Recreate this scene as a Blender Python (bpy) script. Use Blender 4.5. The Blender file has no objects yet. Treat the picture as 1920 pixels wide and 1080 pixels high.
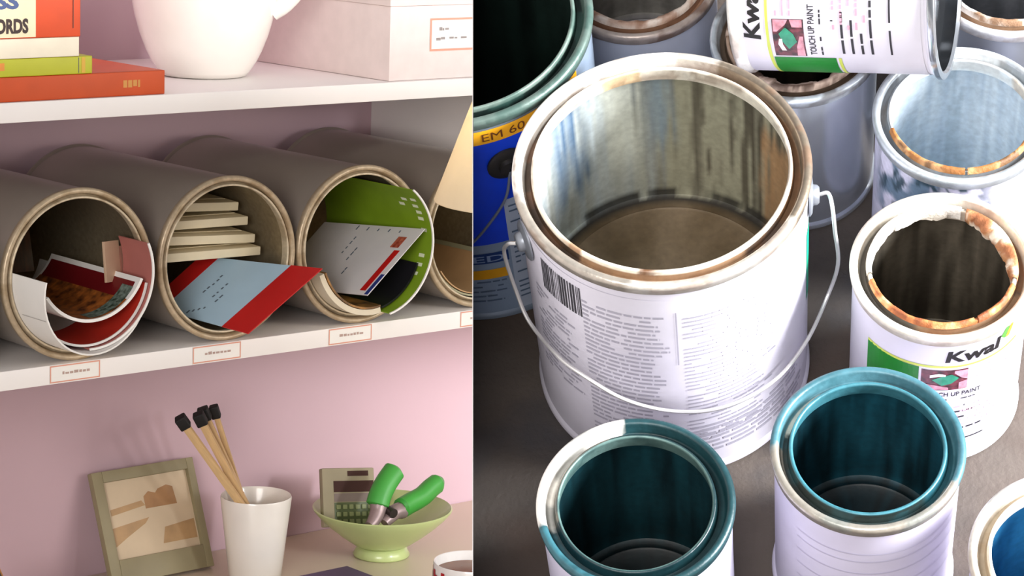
import bpy, bmesh, math, random
from mathutils import Matrix, Vector, noise
R_ = math.radians
PI = math.pi
SC = bpy.context.scene
COL = SC.collection
random.seed(7)

# ------------------------------------------------------------------ frames
# shelf frame: X along the shelf, Y into the wall, Z up; Z=0 is the top of the can shelf
LZ = 1.04                                             # can shelf height above the room floor
FL = Matrix.Translation((0, 0, LZ))
# concrete frame: the sloping concrete slab with the paint cans
FR = FL @ Matrix(((0.75354, 0.36945, -0.54376, -0.42152), (-0.63218, 0.63412, -0.44523, -1.46322),
                  (0.18032, 0.67926, 0.7114, -0.42806), (0, 0, 0, 1)))
FRAME = {'L': FL, 'R': FR}

# ------------------------------------------------------------------ camera
cam_data = bpy.data.cameras.new('camera')
cam_data.sensor_width = 36.0
cam_data.lens = 36.0 * 4800 / 1920
cam_data.clip_start = 0.05
cam = bpy.data.objects.new('camera', cam_data)
COL.objects.link(cam)
pitch, yaw, roll = R_(10.32556), R_(41.90897), R_(1.93505)
fw = Vector((math.sin(yaw) * math.cos(pitch), math.cos(yaw) * math.cos(pitch), -math.sin(pitch)))
rt0 = Vector((math.cos(yaw), -math.sin(yaw), 0))
dn0 = fw.cross(rt0)
rt = rt0 * math.cos(roll) - dn0 * math.sin(roll)
dn = rt0 * math.sin(roll) + dn0 * math.cos(roll)
up = -dn
cam.matrix_world = Matrix(((rt.x, up.x, -fw.x, -1.14804), (rt.y, up.y, -fw.y, -2.05809),
                           (rt.z, up.z, -fw.z, 0.522435 + LZ), (0, 0, 0, 1)))
SC.camera = cam

# ------------------------------------------------------------------ world and light
w = bpy.data.worlds.new('world')
SC.world = w
w.use_nodes = True
w.node_tree.nodes['Background'].inputs[0].default_value = (0.92, 0.95, 1.0, 1)
w.node_tree.nodes['Background'].inputs[1].default_value = 0.27

def area(name, loc, target, size, power, color):
    d = bpy.data.lights.new(name, 'AREA')
    d.shape = 'RECTANGLE'; d.size, d.size_y = size
    d.energy = power; d.color = color
    o = bpy.data.objects.new(name, d)
    COL.objects.link(o)
    o.location = loc
    o.rotation_euler = (Vector(target) - Vector(loc)).to_track_quat('-Z', 'Y').to_euler()
    return o
area('window_light', (0.66, -3.22, 2.20), (0.1, -0.95, 1.3), (1.0, 1.0), 250, (0.97, 0.98, 1.0))      # in front of the paint cans
area('side_window_light', (2.3, -2.9, 1.65), (0.35, 0.25, 0.95), (1.6, 1.4), 32, (1.0, 0.94, 0.86))  # to the right of the shelves
area('front_fill_light', (-2.7, -2.7, 1.75), (0.2, 0.1, 1.05), (1.6, 1.4), 66, (1.0, 0.96, 0.92))     # added fill for the shelf recess, to the left, behind the viewer

SC.view_settings.view_transform = 'Standard'
SC.view_settings.look = 'None'
SC.view_settings.gamma = 1.0
SC.view_settings.use_curve_mapping = False
SC.view_settings.exposure = 0.35

# ------------------------------------------------------------------ helpers
def S(h):
    h = h.lstrip('#')
    out = []
    for i in (0, 2, 4):
        c = int(h[i:i + 2], 16) / 255
        out.append(c / 12.92 if c <= 0.04045 else ((c + 0.055) / 1.055) ** 2.4)
    return tuple(out)

MATS = {}
def mat(name, color, rough=0.5, metal=0.0, var=0.06, scale=30.0, bump=0.0, bscale=200.0, coat=0.0, color2=None, stretch=None, detail=4.0, spec=0.5):
    """principled material with noise variation of its colour and optional fine bump"""
    if name in MATS:
        return MATS[name]
    if isinstance(color, str): color = S(color)
    m = bpy.data.materials.new(name)
    m.use_nodes = True
    nt = m.node_tree
    b = nt.nodes['Principled BSDF']
    b.inputs['Roughness'].default_value = rough
    b.inputs['Metallic'].default_value = metal
    b.inputs['Coat Weight'].default_value = coat
    b.inputs['Specular IOR Level'].default_value = spec
    tc = nt.nodes.new('ShaderNodeTexCoord')
    mp = nt.nodes.new('ShaderNodeMapping')
    if stretch: mp.inputs['Scale'].default_value = stretch
    nt.links.new(tc.outputs['Object'], mp.inputs['Vector'])
    n = nt.nodes.new('ShaderNodeTexNoise')
    n.inputs['Scale'].default_value = scale
    n.inputs['Detail'].default_value = detail
    nt.links.new(mp.outputs['Vector'], n.inputs['Vector'])
    ramp = nt.nodes.new('ShaderNodeValToRGB')
    if color2 is None:
        lo = tuple(max(0, c * (1 - var)) for c in color); hi = tuple(min(1, c * (1 + var)) for c in color)
    else:
        if isinstance(color2, str): color2 = S(color2)
        lo, hi = color, color2
    ramp.color_ramp.elements[0].position = 0.33; ramp.color_ramp.elements[1].position = 0.67
    ramp.color_ramp.elements[0].color = (*lo, 1); ramp.color_ramp.elements[1].color = (*hi, 1)
    nt.links.new(n.outputs['Fac'], ramp.inputs['Fac'])
    nt.links.new(ramp.outputs['Color'], b.inputs['Base Color'])
    if bump > 0:
        n2 = nt.nodes.new('ShaderNodeTexNoise'); n2.inputs['Scale'].default_value = bscale; n2.inputs['Detail'].default_value = 3
        nt.links.new(tc.outputs['Object'], n2.inputs['Vector'])
        bp = nt.nodes.new('ShaderNodeBump'); bp.inputs['Strength'].default_value = bump; bp.inputs['Distance'].default_value = 0.002
        nt.links.new(n2.outputs['Fac'], bp.inputs['Height']); nt.links.new(bp.outputs['Normal'], b.inputs['Normal'])
    MATS[name] = m
    return m

def vcmat(name, rough_paint=0.5, rough_metal=0.32, bump=0.15, bscale=300.0, grain=0.12):
    """material that takes its colour (and in alpha its bare-metal share) from the mesh's Col attribute"""
    if name in MATS: return MATS[name]
    m = bpy.data.materials.new(name); m.use_nodes = True
    nt = m.node_tree; b = nt.nodes['Principled BSDF']
    at = nt.nodes.new('ShaderNodeAttribute'); at.attribute_name = 'Col'
    tc = nt.nodes.new('ShaderNodeTexCoord')
    n = nt.nodes.new('ShaderNodeTexNoise'); n.inputs['Scale'].default_value = 220; n.inputs['Detail'].default_value = 4
    nt.links.new(tc.outputs['Object'], n.inputs['Vector'])
    mr = nt.nodes.new('ShaderNodeMapRange'); mr.inputs['From Min'].default_value = 0.3; mr.inputs['From Max'].default_value = 0.7
    mr.inputs['To Min'].default_value = 1 - grain; mr.inputs['To Max'].default_value = 1 + grain
    nt.links.new(n.outputs['Fac'], mr.inputs['Value'])
    vm = nt.nodes.new('ShaderNodeVectorMath'); vm.operation = 'SCALE'
    nt.links.new(at.outputs['Color'], vm.inputs[0]); nt.links.new(mr.outputs['Result'], vm.inputs['Scale'])
    nt.links.new(vm.outputs['Vector'], b.inputs['Base Color'])
    nt.links.new(at.outputs['Alpha'], b.inputs['Metallic'])
    mr2 = nt.nodes.new('ShaderNodeMapRange'); mr2.inputs['To Min'].default_value = rough_paint; mr2.inputs['To Max'].default_value = rough_metal
    nt.links.new(at.outputs['Alpha'], mr2.inputs['Value']); nt.links.new(mr2.outputs['Result'], b.inputs['Roughness'])
    if bump:
        n2 = nt.nodes.new('ShaderNodeTexNoise'); n2.inputs['Scale'].default_value = bscale; n2.inputs['Detail'].default_value = 3
        nt.links.new(tc.outputs['Object'], n2.inputs['Vector'])
        bp = nt.nodes.new('ShaderNodeBump'); bp.inputs['Strength'].default_value = bump; bp.inputs['Distance'].default_value = 0.001
        nt.links.new(n2.outputs['Fac'], bp.inputs['Height']); nt.links.new(bp.outputs['Normal'], b.inputs['Normal'])
    MATS[name] = m
    return m

def tag(o, label, cat, group=None, kind=None):
    if label: o['label'] = label
    if cat: o['category'] = cat
    if group: o['group'] = group
    if kind: o['kind'] = kind
    return o

def place(o, frame, loc=(0, 0, 0), rot=None):
    M = FRAME[frame] @ Matrix.Translation(loc)
    if rot is not None: M = M @ rot.to_4x4()
    o.matrix_world = M
    return o

def thing(name, label, cat, frame, loc, rot=None, group=None):
    o = bpy.data.objects.new(name, None)
    o.empty_display_size = 0.02
    COL.objects.link(o)
    place(o, frame, loc, rot)
    return tag(o, label, cat, group)

def mk(name, vf, material, parent=None, smooth=True, angle=38, colfn=None, kind=None, label=None):
    verts, faces = vf
    me = bpy.data.meshes.new(name)
    me.from_pydata([tuple(v) for v in verts], [], faces)
    me.update()
    if smooth:
        me.polygons.foreach_set('use_smooth', [True] * len(me.polygons))
        me.set_sharp_from_angle(angle=R_(angle))
    if colfn:
        a = me.color_attributes.new('Col', 'FLOAT_COLOR', 'POINT')
        buf = []
        for v in me.vertices: buf.extend(colfn(v.co))
        a.data.foreach_set('color', buf)
    me.materials.append(material)
    o = bpy.data.objects.new(name, me)
    COL.objects.link(o)
    if parent is not None: o.parent = parent
    if kind: o['kind'] = kind
    if label: o['label'] = label
    return o

def join(*vfs):
    V, Fc = [], []
    for v, f in vfs:
        b = len(V); V.extend(v); Fc.extend([tuple(i + b for i in q) for q in f])
    return V, Fc

def xf(vf, M):
    return [M @ Vector(v) for v in vf[0]], vf[1]

def lathe(prof, seg=96, cap0=False, cap1=False):
    V, Fc = [], []
    n = len(prof)
    for i in range(seg):
        a = 2 * PI * i / seg; c, s = math.cos(a), math.sin(a)
        for r, z in prof: V.append((r * c, r * s, z))
    for i in range(seg):
        j = (i + 1) % seg
        for k in range(n - 1):
            Fc.append((i * n + k, j * n + k, j * n + k + 1, i * n + k + 1))
    if cap0: Fc.append(tuple(i * n for i in reversed(range(seg))))
    if cap1: Fc.append(tuple(i * n + n - 1 for i in range(seg)))
    return V, Fc

def box(x0, x1, y0, y1, z0, z1, bevel=0.0, seg=2):
    bm = bmesh.new()
    bmesh.ops.create_cube(bm, size=1)
    for v in bm.verts:
        v.co = Vector(((x0 + x1) / 2 + v.co.x * (x1 - x0), (y0 + y1) / 2 + v.co.y * (y1 - y0), (z0 + z1) / 2 + v.co.z * (z1 - z0)))
    if bevel > 0:
        bmesh.ops.bevel(bm, geom=bm.edges[:], offset=bevel, segments=seg, affect='EDGES', profile=0.6)
    bm.verts.index_update()
    r = ([v.co.copy() for v in bm.verts], [tuple(v.index for v in f.verts) for f in bm.faces])
    bm.free()
    return r

def smooth_path(pts, n=8):
    P = [Vector(p) for p in pts]
    P = [P[0] * 2 - P[1]] + P + [P[-1] * 2 - P[-2]]
    out = []
    for i in range(1, len(P) - 2):
        p0, p1, p2, p3 = P[i - 1:i + 3]
        for k in range(n):
            t = k / n
            out.append(0.5 * ((2 * p1) + (p2 - p0) * t + (2 * p0 - 5 * p1 + 4 * p2 - p3) * t * t + (3 * p1 - p0 - 3 * p2 + p3) * t ** 3))
    out.append(P[-2])
    return out

def tube(pts, rad, seg=8, flat=1.0):
    P = [Vector(p) for p in pts]
    rads = rad if isinstance(rad, (list, tuple)) else [rad] * len(P)
    V, Fc = [], []
    up_ = None
    for i, p in enumerate(P):
        d = (P[min(i + 1, len(P) - 1)] - P[max(i - 1, 0)]).normalized()
        if up_ is None:
            up_ = d.orthogonal().normalized()
        else:
            up_ = (up_ - d * up_.dot(d)).normalized()
        s = d.cross(up_)
        for k in range(seg):
            a = 2 * PI * k / seg
            V.append(p + (up_ * math.cos(a) * flat + s * math.sin(a)) * rads[i])
    for i in range(len(P) - 1):
        for k in range(seg):
            k2 = (k + 1) % seg
            Fc.append((i * seg + k, i * seg + k2, (i + 1) * seg + k2, (i + 1) * seg + k))
    Fc.append(tuple(reversed(range(seg))))
    Fc.append(tuple((len(P) - 1) * seg + k for k in range(seg)))
    return V, Fc

def cyl_rects(rects, R, phi0=0.0, step=0.0035):
    """rectangles (s0,s1,z0,z1) wrapped on a cylinder of radius R about Z; s is arc length from angle phi0"""
    V, Fc = [], []
    for s0, s1, z0, z1 in rects:
        n = max(1, int(math.ceil(abs(s1 - s0) / step)))
        b = len(V)
        for i in range(n + 1):
            a = phi0 + (s0 + (s1 - s0) * i / n) / R
            V.append((R * math.cos(a), R * math.sin(a), z0)); V.append((R * math.cos(a), R * math.sin(a), z1))
        for i in range(n):
            Fc.append((b + 2 * i, b + 2 * i + 2, b + 2 * i + 3, b + 2 * i + 1))
    return V, Fc

def cyl_poly(rows, R, phi0=0.0):
    """a strip whose lower and upper outline vary: rows of (s, z0, z1)"""
    V, Fc = [], []
    for s, z0, z1 in rows:
        a = phi0 + s / R
        V.append((R * math.cos(a), R * math.sin(a), z0)); V.append((R * math.cos(a), R * math.sin(a), z1))
    for i in range(len(rows) - 1):
        Fc.append((2 * i, 2 * i + 2, 2 * i + 3, 2 * i + 1))
    return V, Fc

def flat_rects(rects, z=0.0):
    V, Fc = [], []
    for x0, x1, y0, y1 in rects:
        b = len(V)
        V += [(x0, y0, z), (x1, y0, z), (x1, y1, z), (x0, y1, z)]
        Fc.append((b, b + 1, b + 2, b + 3))
    return V, Fc

def text_vf(body, x0, x1, y0, y1, bold=0.0, shear=0.0, cut=None):
    """lettering fitted into the rectangle, as flat faces in the XY plane"""
    cu = bpy.data.curves.new('lettering_curve', 'FONT')
    cu.body = body; cu.size = 1.0; cu.offset = bold; cu.shear = shear; cu.resolution_u = 3
    ob = bpy.data.objects.new('lettering_source', cu)
    COL.objects.link(ob)
    dg = bpy.context.evaluated_depsgraph_get()
    me = bpy.data.meshes.new_from_object(ob.evaluated_get(dg))
    bm = bmesh.new(); bm.from_mesh(me)
    xs = [v.co.x for v in bm.verts]; ys = [v.co.y for v in bm.verts]
    ax, bx, ay, by = min(xs), max(xs), min(ys), max(ys)
    for v in bm.verts:
        v.co = Vector((x0 + (v.co.x - ax) / (bx - ax) * (x1 - x0), y0 + (v.co.y - ay) / (by - ay) * (y1 - y0), 0))
    if cut:
        x = x0 + cut
        while x < x1:
            bmesh.ops.bisect_plane(bm, geom=bm.verts[:] + bm.edges[:] + bm.faces[:], plane_co=(x, 0, 0), plane_no=(1, 0, 0))
            x += cut
    bm.verts.index_update()
    r = ([v.co.copy() for v in bm.verts], [tuple(v.index for v in f.verts) for f in bm.faces])
    bm.free()
    bpy.data.objects.remove(ob); bpy.data.curves.remove(cu); bpy.data.meshes.remove(me)
    return r

def wrap(vf, R, phi0):
    V = []
    for v in vf[0]:
        a = phi0 + v[0] / R
        V.append((R * math.cos(a), R * math.sin(a), v[1]))
    return V, vf[1]

def arc_sheet(a0, a1, r, y0, y1, th=0.0008, seg=28, cx=0.0, cz=0.0, slant=0.0, r1=None):
    """a bent sheet of paper: arc in the XZ plane about (cx, cz), angles in degrees, running from y0 to y1"""
    V, Fc = [], []
    for i in range(seg + 1):
        t = i / seg
        a = R_(a0 + (a1 - a0) * t)
        rr = r if r1 is None else r + (r1 - r) * t
        c, s = math.cos(a), math.sin(a)
        ya = y0 + slant * t
        for q, y in ((rr, ya), (rr - th, ya), (rr - th, y1), (rr, y1)):
            V.append((cx + q * c, y, cz + q * s))
    for i in range(seg):
        for k in range(4):
            k2 = (k + 1) % 4
            Fc.append((4 * i + k, 4 * i + k2, 4 * i + 4 + k2, 4 * i + 4 + k))
    Fc.append((3, 2, 1, 0)); e = 4 * seg; Fc.append((e, e + 1, e + 2, e + 3))
    return V, Fc

def arc_patch(a0, a1, r, y0, y1, seg=16, cx=0.0, cz=0.0):
    V, Fc = [], []
    for i in range(seg + 1):
        a = R_(a0 + (a1 - a0) * i / seg)
        for y in (y0, y1): V.append((cx + r * math.cos(a), y, cz + r * math.sin(a)))
    for i in range(seg): Fc.append((2 * i, 2 * i + 1, 2 * i + 3, 2 * i + 2))
    return V, Fc

def fbm(p, sc=1.0, o=4):
    return noise.fractal(Vector(p) * sc, 1.0, 2.0, o)

def mixc(a, b, t):
    t = max(0.0, min(1.0, t))
    return tuple(x + (y - x) * t for x, y in zip(a, b))

def sst(a, b, x):
    t = max(0.0, min(1.0, (x - a) / (b - a)))
    return t * t * (3 - 2 * t)

def inarc(deg, a0, a1, soft=5.0):
    """1 inside the angular range a0..a1 (degrees, counter-clockwise), soft at its ends"""
    span = (a1 - a0) % 360
    d = (deg - a0) % 360
    if d <= span:
        return min(1.0, min(d, span - d) / soft)
    return 0.0

# ------------------------------------------------------------------ setting
concrete = mat('concrete', '#3b3530', 0.8, 0, scale=7, color2='#625850', bump=0.35, bscale=260, detail=8)
def add_stains(m, c, sc, lo, hi, amt):
    nt = m.node_tree; b = nt.nodes['Principled BSDF']
    src = b.inputs['Base Color'].links[0].from_socket
    tc = nt.nodes.new('ShaderNodeTexCoord'); n = nt.nodes.new('ShaderNodeTexNoise')
    n.inputs['Scale'].default_value = sc; n.inputs['Detail'].default_value = 7
    nt.links.new(tc.outputs['Object'], n.inputs['Vector'])
    mr = nt.nodes.new('ShaderNodeMapRange'); mr.inputs['From Min'].default_value = lo; mr.inputs['From Max'].default_value = hi
    mr.inputs['To Max'].default_value = amt
    nt.links.new(n.outputs['Fac'], mr.inputs['Value'])
    mx = nt.nodes.new('ShaderNodeMix'); mx.data_type = 'RGBA'
    nt.links.new(mr.outputs['Result'], mx.inputs[0]); nt.links.new(src, mx.inputs[6]); mx.inputs[7].default_value = (*S(c), 1)
    nt.links.new(mx.outputs[2], b.inputs['Base Color'])
add_stains(concrete, '#4a372c', 5, 0.5, 0.62, 0.55)
add_stains(concrete, '#30333a', 11, 0.52, 0.66, 0.6)

# left edge of the slab in its own frame: x = EX + (y - 1.2158) * ES at floor level
EX, ES = 0.0033, 0.11389
CAMR = Vector((0, 0, 1.3361))
def edge_x(y): return EX + (y - 1.2158) * ES
Y0, Y1, TH = -0.86, 1.42, 0.08
vs = []
for y in (Y0, Y1):
    vs += [(edge_x(y), y, 0), (1.05, y, 0), (1.05, y, -TH), (edge_x(y) + 0.03, y, -TH)]
slab = mk('floor', (vs, [(0, 1, 5, 4), (1, 2, 6, 5), (2, 3, 7, 6), (3, 0, 4, 7), (0, 3, 2, 1), (4, 5, 6, 7)]), concrete, smooth=False)
place(slab, 'R')
tag(slab, 'stained grey brown concrete floor under the open paint cans', None, kind='structure')

# thin divider sheet standing on the slab's left edge, between the two halves
pn = (Vector((EX, 1.2158, 0)) - CAMR).cross(Vector((edge_x(0.76), 0.76, 0)) - CAMR).normalized()
if pn.x < 0: pn = -pn                                    # points to the paint-can side
def on_edge(y, z):
    p = Vector((edge_x(y), y, 0)); return p + (CAMR - p) * (z / CAMR.z)
q = [on_edge(0.55, 0), on_edge(1.40, 0), on_edge(1.36, 0.24), on_edge(0.55, 0.24)]
q2 = [p - pn * 0.0004 for p in q]
dv = mk('wall_divider', (q + q2, [(0, 1, 2, 3), (7, 6, 5, 4), (0, 4, 5, 1), (1, 5, 6, 2), (2, 6, 7, 3), (3, 7, 4, 0)]),
        mat('divider_sheet', '#8a8583', 0.7), smooth=False)
place(dv, 'R'); tag(dv, 'thin grey sheet dividing the shelf from the paint cans', None, kind='structure')

WY, ZD = 0.312, -0.3255
lav = mat('lavender_paint', '#c2a5ae', 0.75, var=0.03, scale=3, bump=0.05, bscale=120)
wl = mk('wall_back', box(-1.6, 2.2, WY, WY + 0.12, -LZ, 1.5), lav, smooth=False); place(wl, 'L')
tag(wl, 'lavender painted wall behind the shelves', None, kind='structure')
fl = mk('floor_room', box(-1.6, 2.2, -4.2, WY, -LZ - 0.05, -LZ), mat('floor_boards', '#9a8f86', 0.5, scale=6, var=0.1), smooth=False); place(fl, 'L')
tag(fl, 'pale floor under the desk', None, kind='structure')

# ------------------------------------------------------------------ shelf unit and desk
shelf_white = mat('shelf_white', '#efe9e6', 0.45, var=0.02, scale=8)
PX, ZS, ST = 0.7445, 0.2523, 0.0188
u = thing('bookcase', 'white wall bookcase holding grey cans, books and a box', 'bookcase', 'L', (0, 0, 0))
mk('shelf', box(-0.72, 1.24, 0, WY - 0.0005, -ST, 0, 0.0008), shelf_white, u, label='lower white shelf board under the grey cans')
mk('shelf', box(-0.72, 1.24, 0, WY - 0.0005, ZS - ST, ZS, 0.0008), shelf_white, u, label='upper white shelf board under the books')
mk('divider_panel', box(PX, PX + 0.018, 0.012, WY - 0.0005, 0.0003, ZS - ST - 0.0003, 0.0006), shelf_white, u)
for x in (-0.74, 1.24):
    mk('side_panel', box(x, x + 0.02, 0, WY - 0.0005, -0.02, 0.75, 0.0008), shelf_white, u)
mk('top_board', box(-0.72, 1.24, 0, WY - 0.0005, 0.731, 0.75, 0.0008), shelf_white, u)

desk_mat = mat('desk_top', '#d8c9b4', 0.4, var=0.03, scale=4)
d = thing('desk', 'cream desk top below the shelves', 'desk', 'L', (0, 0, ZD))
mk('desk_top', box(-0.7, 1.25, -0.44, WY - 0.001, -0.03, 0, 0.002), desk_mat, d)
for x in (-0.66, 1.17):
    for y in (-0.40, 0.22):
        mk('leg', box(x, x + 0.045, y, y + 0.045, -(LZ + ZD), -0.03, 0.002), desk_mat, d)

# ------------------------------------------------------------------ paint can builder
def bead(R): return 0.0029 if R > 0.07 else 0.0025

def rim_profile(R, Ri, H, gd=0.0075):
    b = bead(R)
    p = [(R - 0.0022, H - 0.0095), (R - 0.0006, H - 0.0075)]
    c = (R - b, H - b)
    for k in range(9):
        a = R_(-30 + 180 * k / 8)
        p.append((c[0] + b * math.cos(a), c[1] + b * math.sin(a)))
    p += [(R - 2 * b - 0.0004, H - gd), (R - 2 * b - 0.0014, H - gd - 0.0006)]
    g = (R - 2 * b - Ri - 0.003)
    p += [(Ri + 0.0034 + g * 0.45, H - gd - 0.0006), (Ri + 0.0034, H - gd), (Ri + 0.0026, H - 0.0040), (Ri + 0.0024, H - 0.0030)]
    for k in range(7):
        a = R_(20 + 180 * k / 6)
        p.append((Ri + 0.0012 + 0.0012 * math.cos(a), H - 0.0020 + 0.0012 * math.sin(a)))
    p += [(Ri + 0.0006, H - 0.008), (Ri + 0.0012, H - 0.0115), (R - 0.0034, H - 0.0118)]
    return p

def body_profile(R, H, recess=0.004):
    Rb = R - 0.0024
    p = [(Rb, H - 0.0085)]
    for k in range(1, 11): p.append((Rb, H - 0.0085 - (H - 0.0145) * k / 10))
    p += [(Rb + 0.0012, 0.0045), (Rb + 0.0019, 0.003), (Rb + 0.0019, 0.001), (Rb + 0.001, 0), (Rb - 0.0008, 0), (Rb - 0.0014, 0.001),
          (Rb - 0.0016, recess), (Rb * 0.9, recess), (Rb * 0.88, recess - 0.001), (Rb * 0.5, recess - 0.001), (0.0005, recess - 0.001)]
    return p

def lining_profile(R, H, n=22, zb=0.0062):
    r = R - 0.0032
    p = [(r, H - 0.0112 - (H - 0.0112 - zb - 0.004) * k / n) for k in range(n + 1)]
    p += [(r - 0.0012, zb + 0.0013), (r - 0.004, zb), (r * 0.88, zb + 0.0002), (r * 0.86, zb + 0.001), (r * 0.84, zb + 0.0002), (r * 0.6, zb), (r * 0.3, zb), (0.0004, zb)]
    return p

rim_m = vcmat('can_rim_finish', 0.4, 0.28, 0.2)
lin_m = vcmat('can_inside_finish', 0.45, 0.35, 0.2, 160)
crust_m = vcmat('paint_crust_finish', 0.65, 0.4, 0.5, 500)

def polar(co): return math.degrees(math.atan2(co[1], co[0])) % 360

def paint_can(name, label, frame, loc, R, H, Ri, body_m, rimfn, linfn, rot=None, cat='paint can', group=None, seg=144, zb=0.0062, recess=0.004):
    t = thing(name, label, cat, frame, loc, rot, group)
    mk('body', lathe(body_profile(R, H, recess), seg), body_m, t)
    mk('rim', lathe(rim_profile(R, Ri, H), seg), rim_m, t, colfn=rimfn, angle=60)
    mk('inner_wall', lathe(lining_profile(R, H, zb=zb), seg), lin_m, t, colfn=linfn)
    return t

def crust(t, R, Ri, H, arcs, colfn, seed=0, seg=200, name='paint_crust'):
    """lumpy dried paint along the inner lip: arcs of (a0, a1, width, height)"""
    for a0, a1, wd, ht in arcs:
        n = max(8, int(seg * (a1 - a0) / 360)); V, Fc = [], []
        for i in range(n + 1):
            tt = i / n; a = R_(a0 + (a1 - a0) * tt)
            e = min(1, min(tt, 1 - tt) * 7) ** 0.6
            j = 0.55 + 0.8 * fbm((math.cos(a) * 3.5 + seed, math.sin(a) * 3.5, seed * 2.3), 1.0, 5) + 0.10 * fbm((a * 25, seed, 0), 1, 3)
            j = max(0.08, j) * e
            prof = [(Ri + 0.0030, H - 0.0030), (Ri + 0.0022, H + 0.0002 + ht * j), (Ri + 0.0005, H + 0.0005 + ht * j), (Ri - wd * j * 0.6, H - 0.0005 + ht * j * 0.5),
                    (Ri - wd * j, H - 0.003), (Ri - wd * j * 0.55, H - 0.008 - 0.004 * j), (Ri + 0.0002, H - 0.0095)]
            for r, z in prof: V.append((r * math.cos(a), r * math.sin(a), z))
        m = 7
        for i in range(n):
            for k in range(m - 1): Fc.append((i * m + k, (i + 1) * m + k, (i + 1) * m + k + 1, i * m + k + 1))
        mk(name, (V, Fc), crust_m, t, colfn=colfn, angle=70)

def print_lines(s0, s1, z0, z1, lh, fill=0.5, rnd=None, gaps=0.18, wmin=0.003, wmax=0.010, ragged=0.25):
    """rows of word-sized dashes that read as fine print"""
    rnd = rnd or random.Random(1)
    out = []; z = z1
    while z - lh > z0:
        s = s0; end = s1 - (s1 - s0) * ragged * rnd.random()
        while s < end:
            wd = rnd.uniform(wmin, wmax); e = min(s + wd, end)
            if rnd.random() > gaps * 0.5: out.append((s, e, z - lh * fill, z))
            s = e + wmin * 0.35
        z -= lh
    return out

METAL = S('#b9b6b0')
def metalc(c, m): return (*c, m)
# ------------------------------------------------------------------ the concrete side: paint cans
GR, GH, GI = 0.0850, 0.1973, 0.0715
QR, QH, QI = 0.0529, 0.1326, 0.0404

label_white = mat('label_white', '#d6d3de', 0.38, var=0.05, scale=25)
label_lilac = mat('label_lilac', '#cfcbe0', 0.4, var=0.07, scale=20)
print_grey = mat('print_grey', '#a6a3b0', 0.6)
print_dark = mat('print_dark', '#2b2930', 0.6)
print_black = mat('print_black', '#151315', 0.5)
print_pink = mat('print_pink', '#dba0b4', 0.6)
print_green = mat('print_green', '#0c7a22', 0.4, var=0.1)
print_lime = mat('print_lime', '#c3cf5a', 0.4)
bare_tin = mat('bare_tin', '#cfd6df', 0.24, 0.75, var=0.1, scale=18, stretch=(1, 1, 0.25))
dull_tin = mat('dull_tin', '#8f949c', 0.4, 0.6, var=0.15, scale=14)
wire_m = mat('wire_steel', '#d3d2d0', 0.3, 0.6, var=0.05)

def rim_fn(outer, groove, lip, H, R, Ri, rust=None, rust_amt=0.5, seed=0, outer_sectors=(), groove_sectors=(), lip_sectors=()):
    """colours for bead, groove and inner lip, each (rgb, metal), with sectors [(a0,a1,(rgb,metal))] and rusty flecks"""
    def f(co):
        r = math.hypot(co[0], co[1]); a = polar(co)
        wob = 8 * fbm((co[0] * 60, co[1] * 60, seed), 1, 3)
        if r > R - 2 * bead(R) - 0.0009: base, sec = outer, outer_sectors
        elif r > Ri + 0.0025 or (r > Ri + 0.0020 and H - 0.0076 < co[2] < H - 0.0034): base, sec = groove, groove_sectors
        else: base, sec = lip, lip_sectors
        c, m = base
        for a0, a1, (c2, m2) in sec:
            k = inarc(a + wob, a0, a1, 3.0)
            if k > 0: c, m = mixc(c, c2, k), m + (m2 - m) * k
        if rust:
            k = sst(0.05, 0.3, fbm((co[0] * 45 + seed, co[1] * 45, co[2] * 80), 1, 5)) * rust_amt
            c, m = mixc(c, rust, k), m * (1 - k)
        return (*c, m)
    return f

# --- the big open gallon can
cream, rusty, tan, umber = S('#e8dfd2'), S('#8a5a3a'), S('#b98d63'), S('#5b4a38')
teal, dteal, steel = S('#2f6f78'), S('#123b40'), S('#a5a39c')

def lin_A(co):
    a = polar(co); z = co[2]; r = math.hypot(co[0], co[1])
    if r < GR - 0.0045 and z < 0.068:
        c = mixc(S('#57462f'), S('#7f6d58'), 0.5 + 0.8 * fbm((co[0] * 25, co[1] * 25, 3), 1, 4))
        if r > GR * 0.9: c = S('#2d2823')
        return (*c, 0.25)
    ang = R_(a)
    streak = fbm((math.cos(ang) * 14, math.sin(ang) * 14, z * 7), 1, 5)
    fine = fbm((math.cos(ang) * 45, math.sin(ang) * 45, z * 10), 1, 4)
    base = S('#97947f')
    deg = a + 5 * fine
    c = mixc(base, S('#6f6b5c'), sst(-0.1, 0.3, streak) * 0.8)
    c = mixc(c, S('#c4cfd2'), inarc(deg, 80, 238, 30) * (0.75 + 0.5 * streak))
    c = mixc(c, S('#536d88'), inarc(deg, 112, 138, 6) * sst(0.080, 0.105, z + 0.02 * streak) * (0.8 + 0.8 * fine))
    c = mixc(c, S('#7d93a4'), inarc(deg, 74, 92, 8) * sst(0.105, 0.135, z + 0.03 * fine) * 0.7)
    c = mixc(c, S('#f0f1ee'), inarc(deg, 138, 238, 12) * sst(-0.05, 0.2, fine) * 0.9)
    c = mixc(c, S('#dfe2d4'), inarc(deg, 92, 110, 5) * 0.7 * sst(0.08, 0.13, z))
    c = mixc(c, S('#3c342a'), sst(0.0, 0.3, fine) * inarc(a, 300, 78, 15) * 0.8)
    c = mixc(c, S('#a9825c'), inarc(a + 10 * streak, 8, 38, 5) * sst(0.165, 0.145, z + 0.015 * fine) * 0.85)
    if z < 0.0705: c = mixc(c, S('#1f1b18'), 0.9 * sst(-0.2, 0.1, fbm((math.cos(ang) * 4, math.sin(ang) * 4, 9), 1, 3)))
    return (*c, 0.15)
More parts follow.
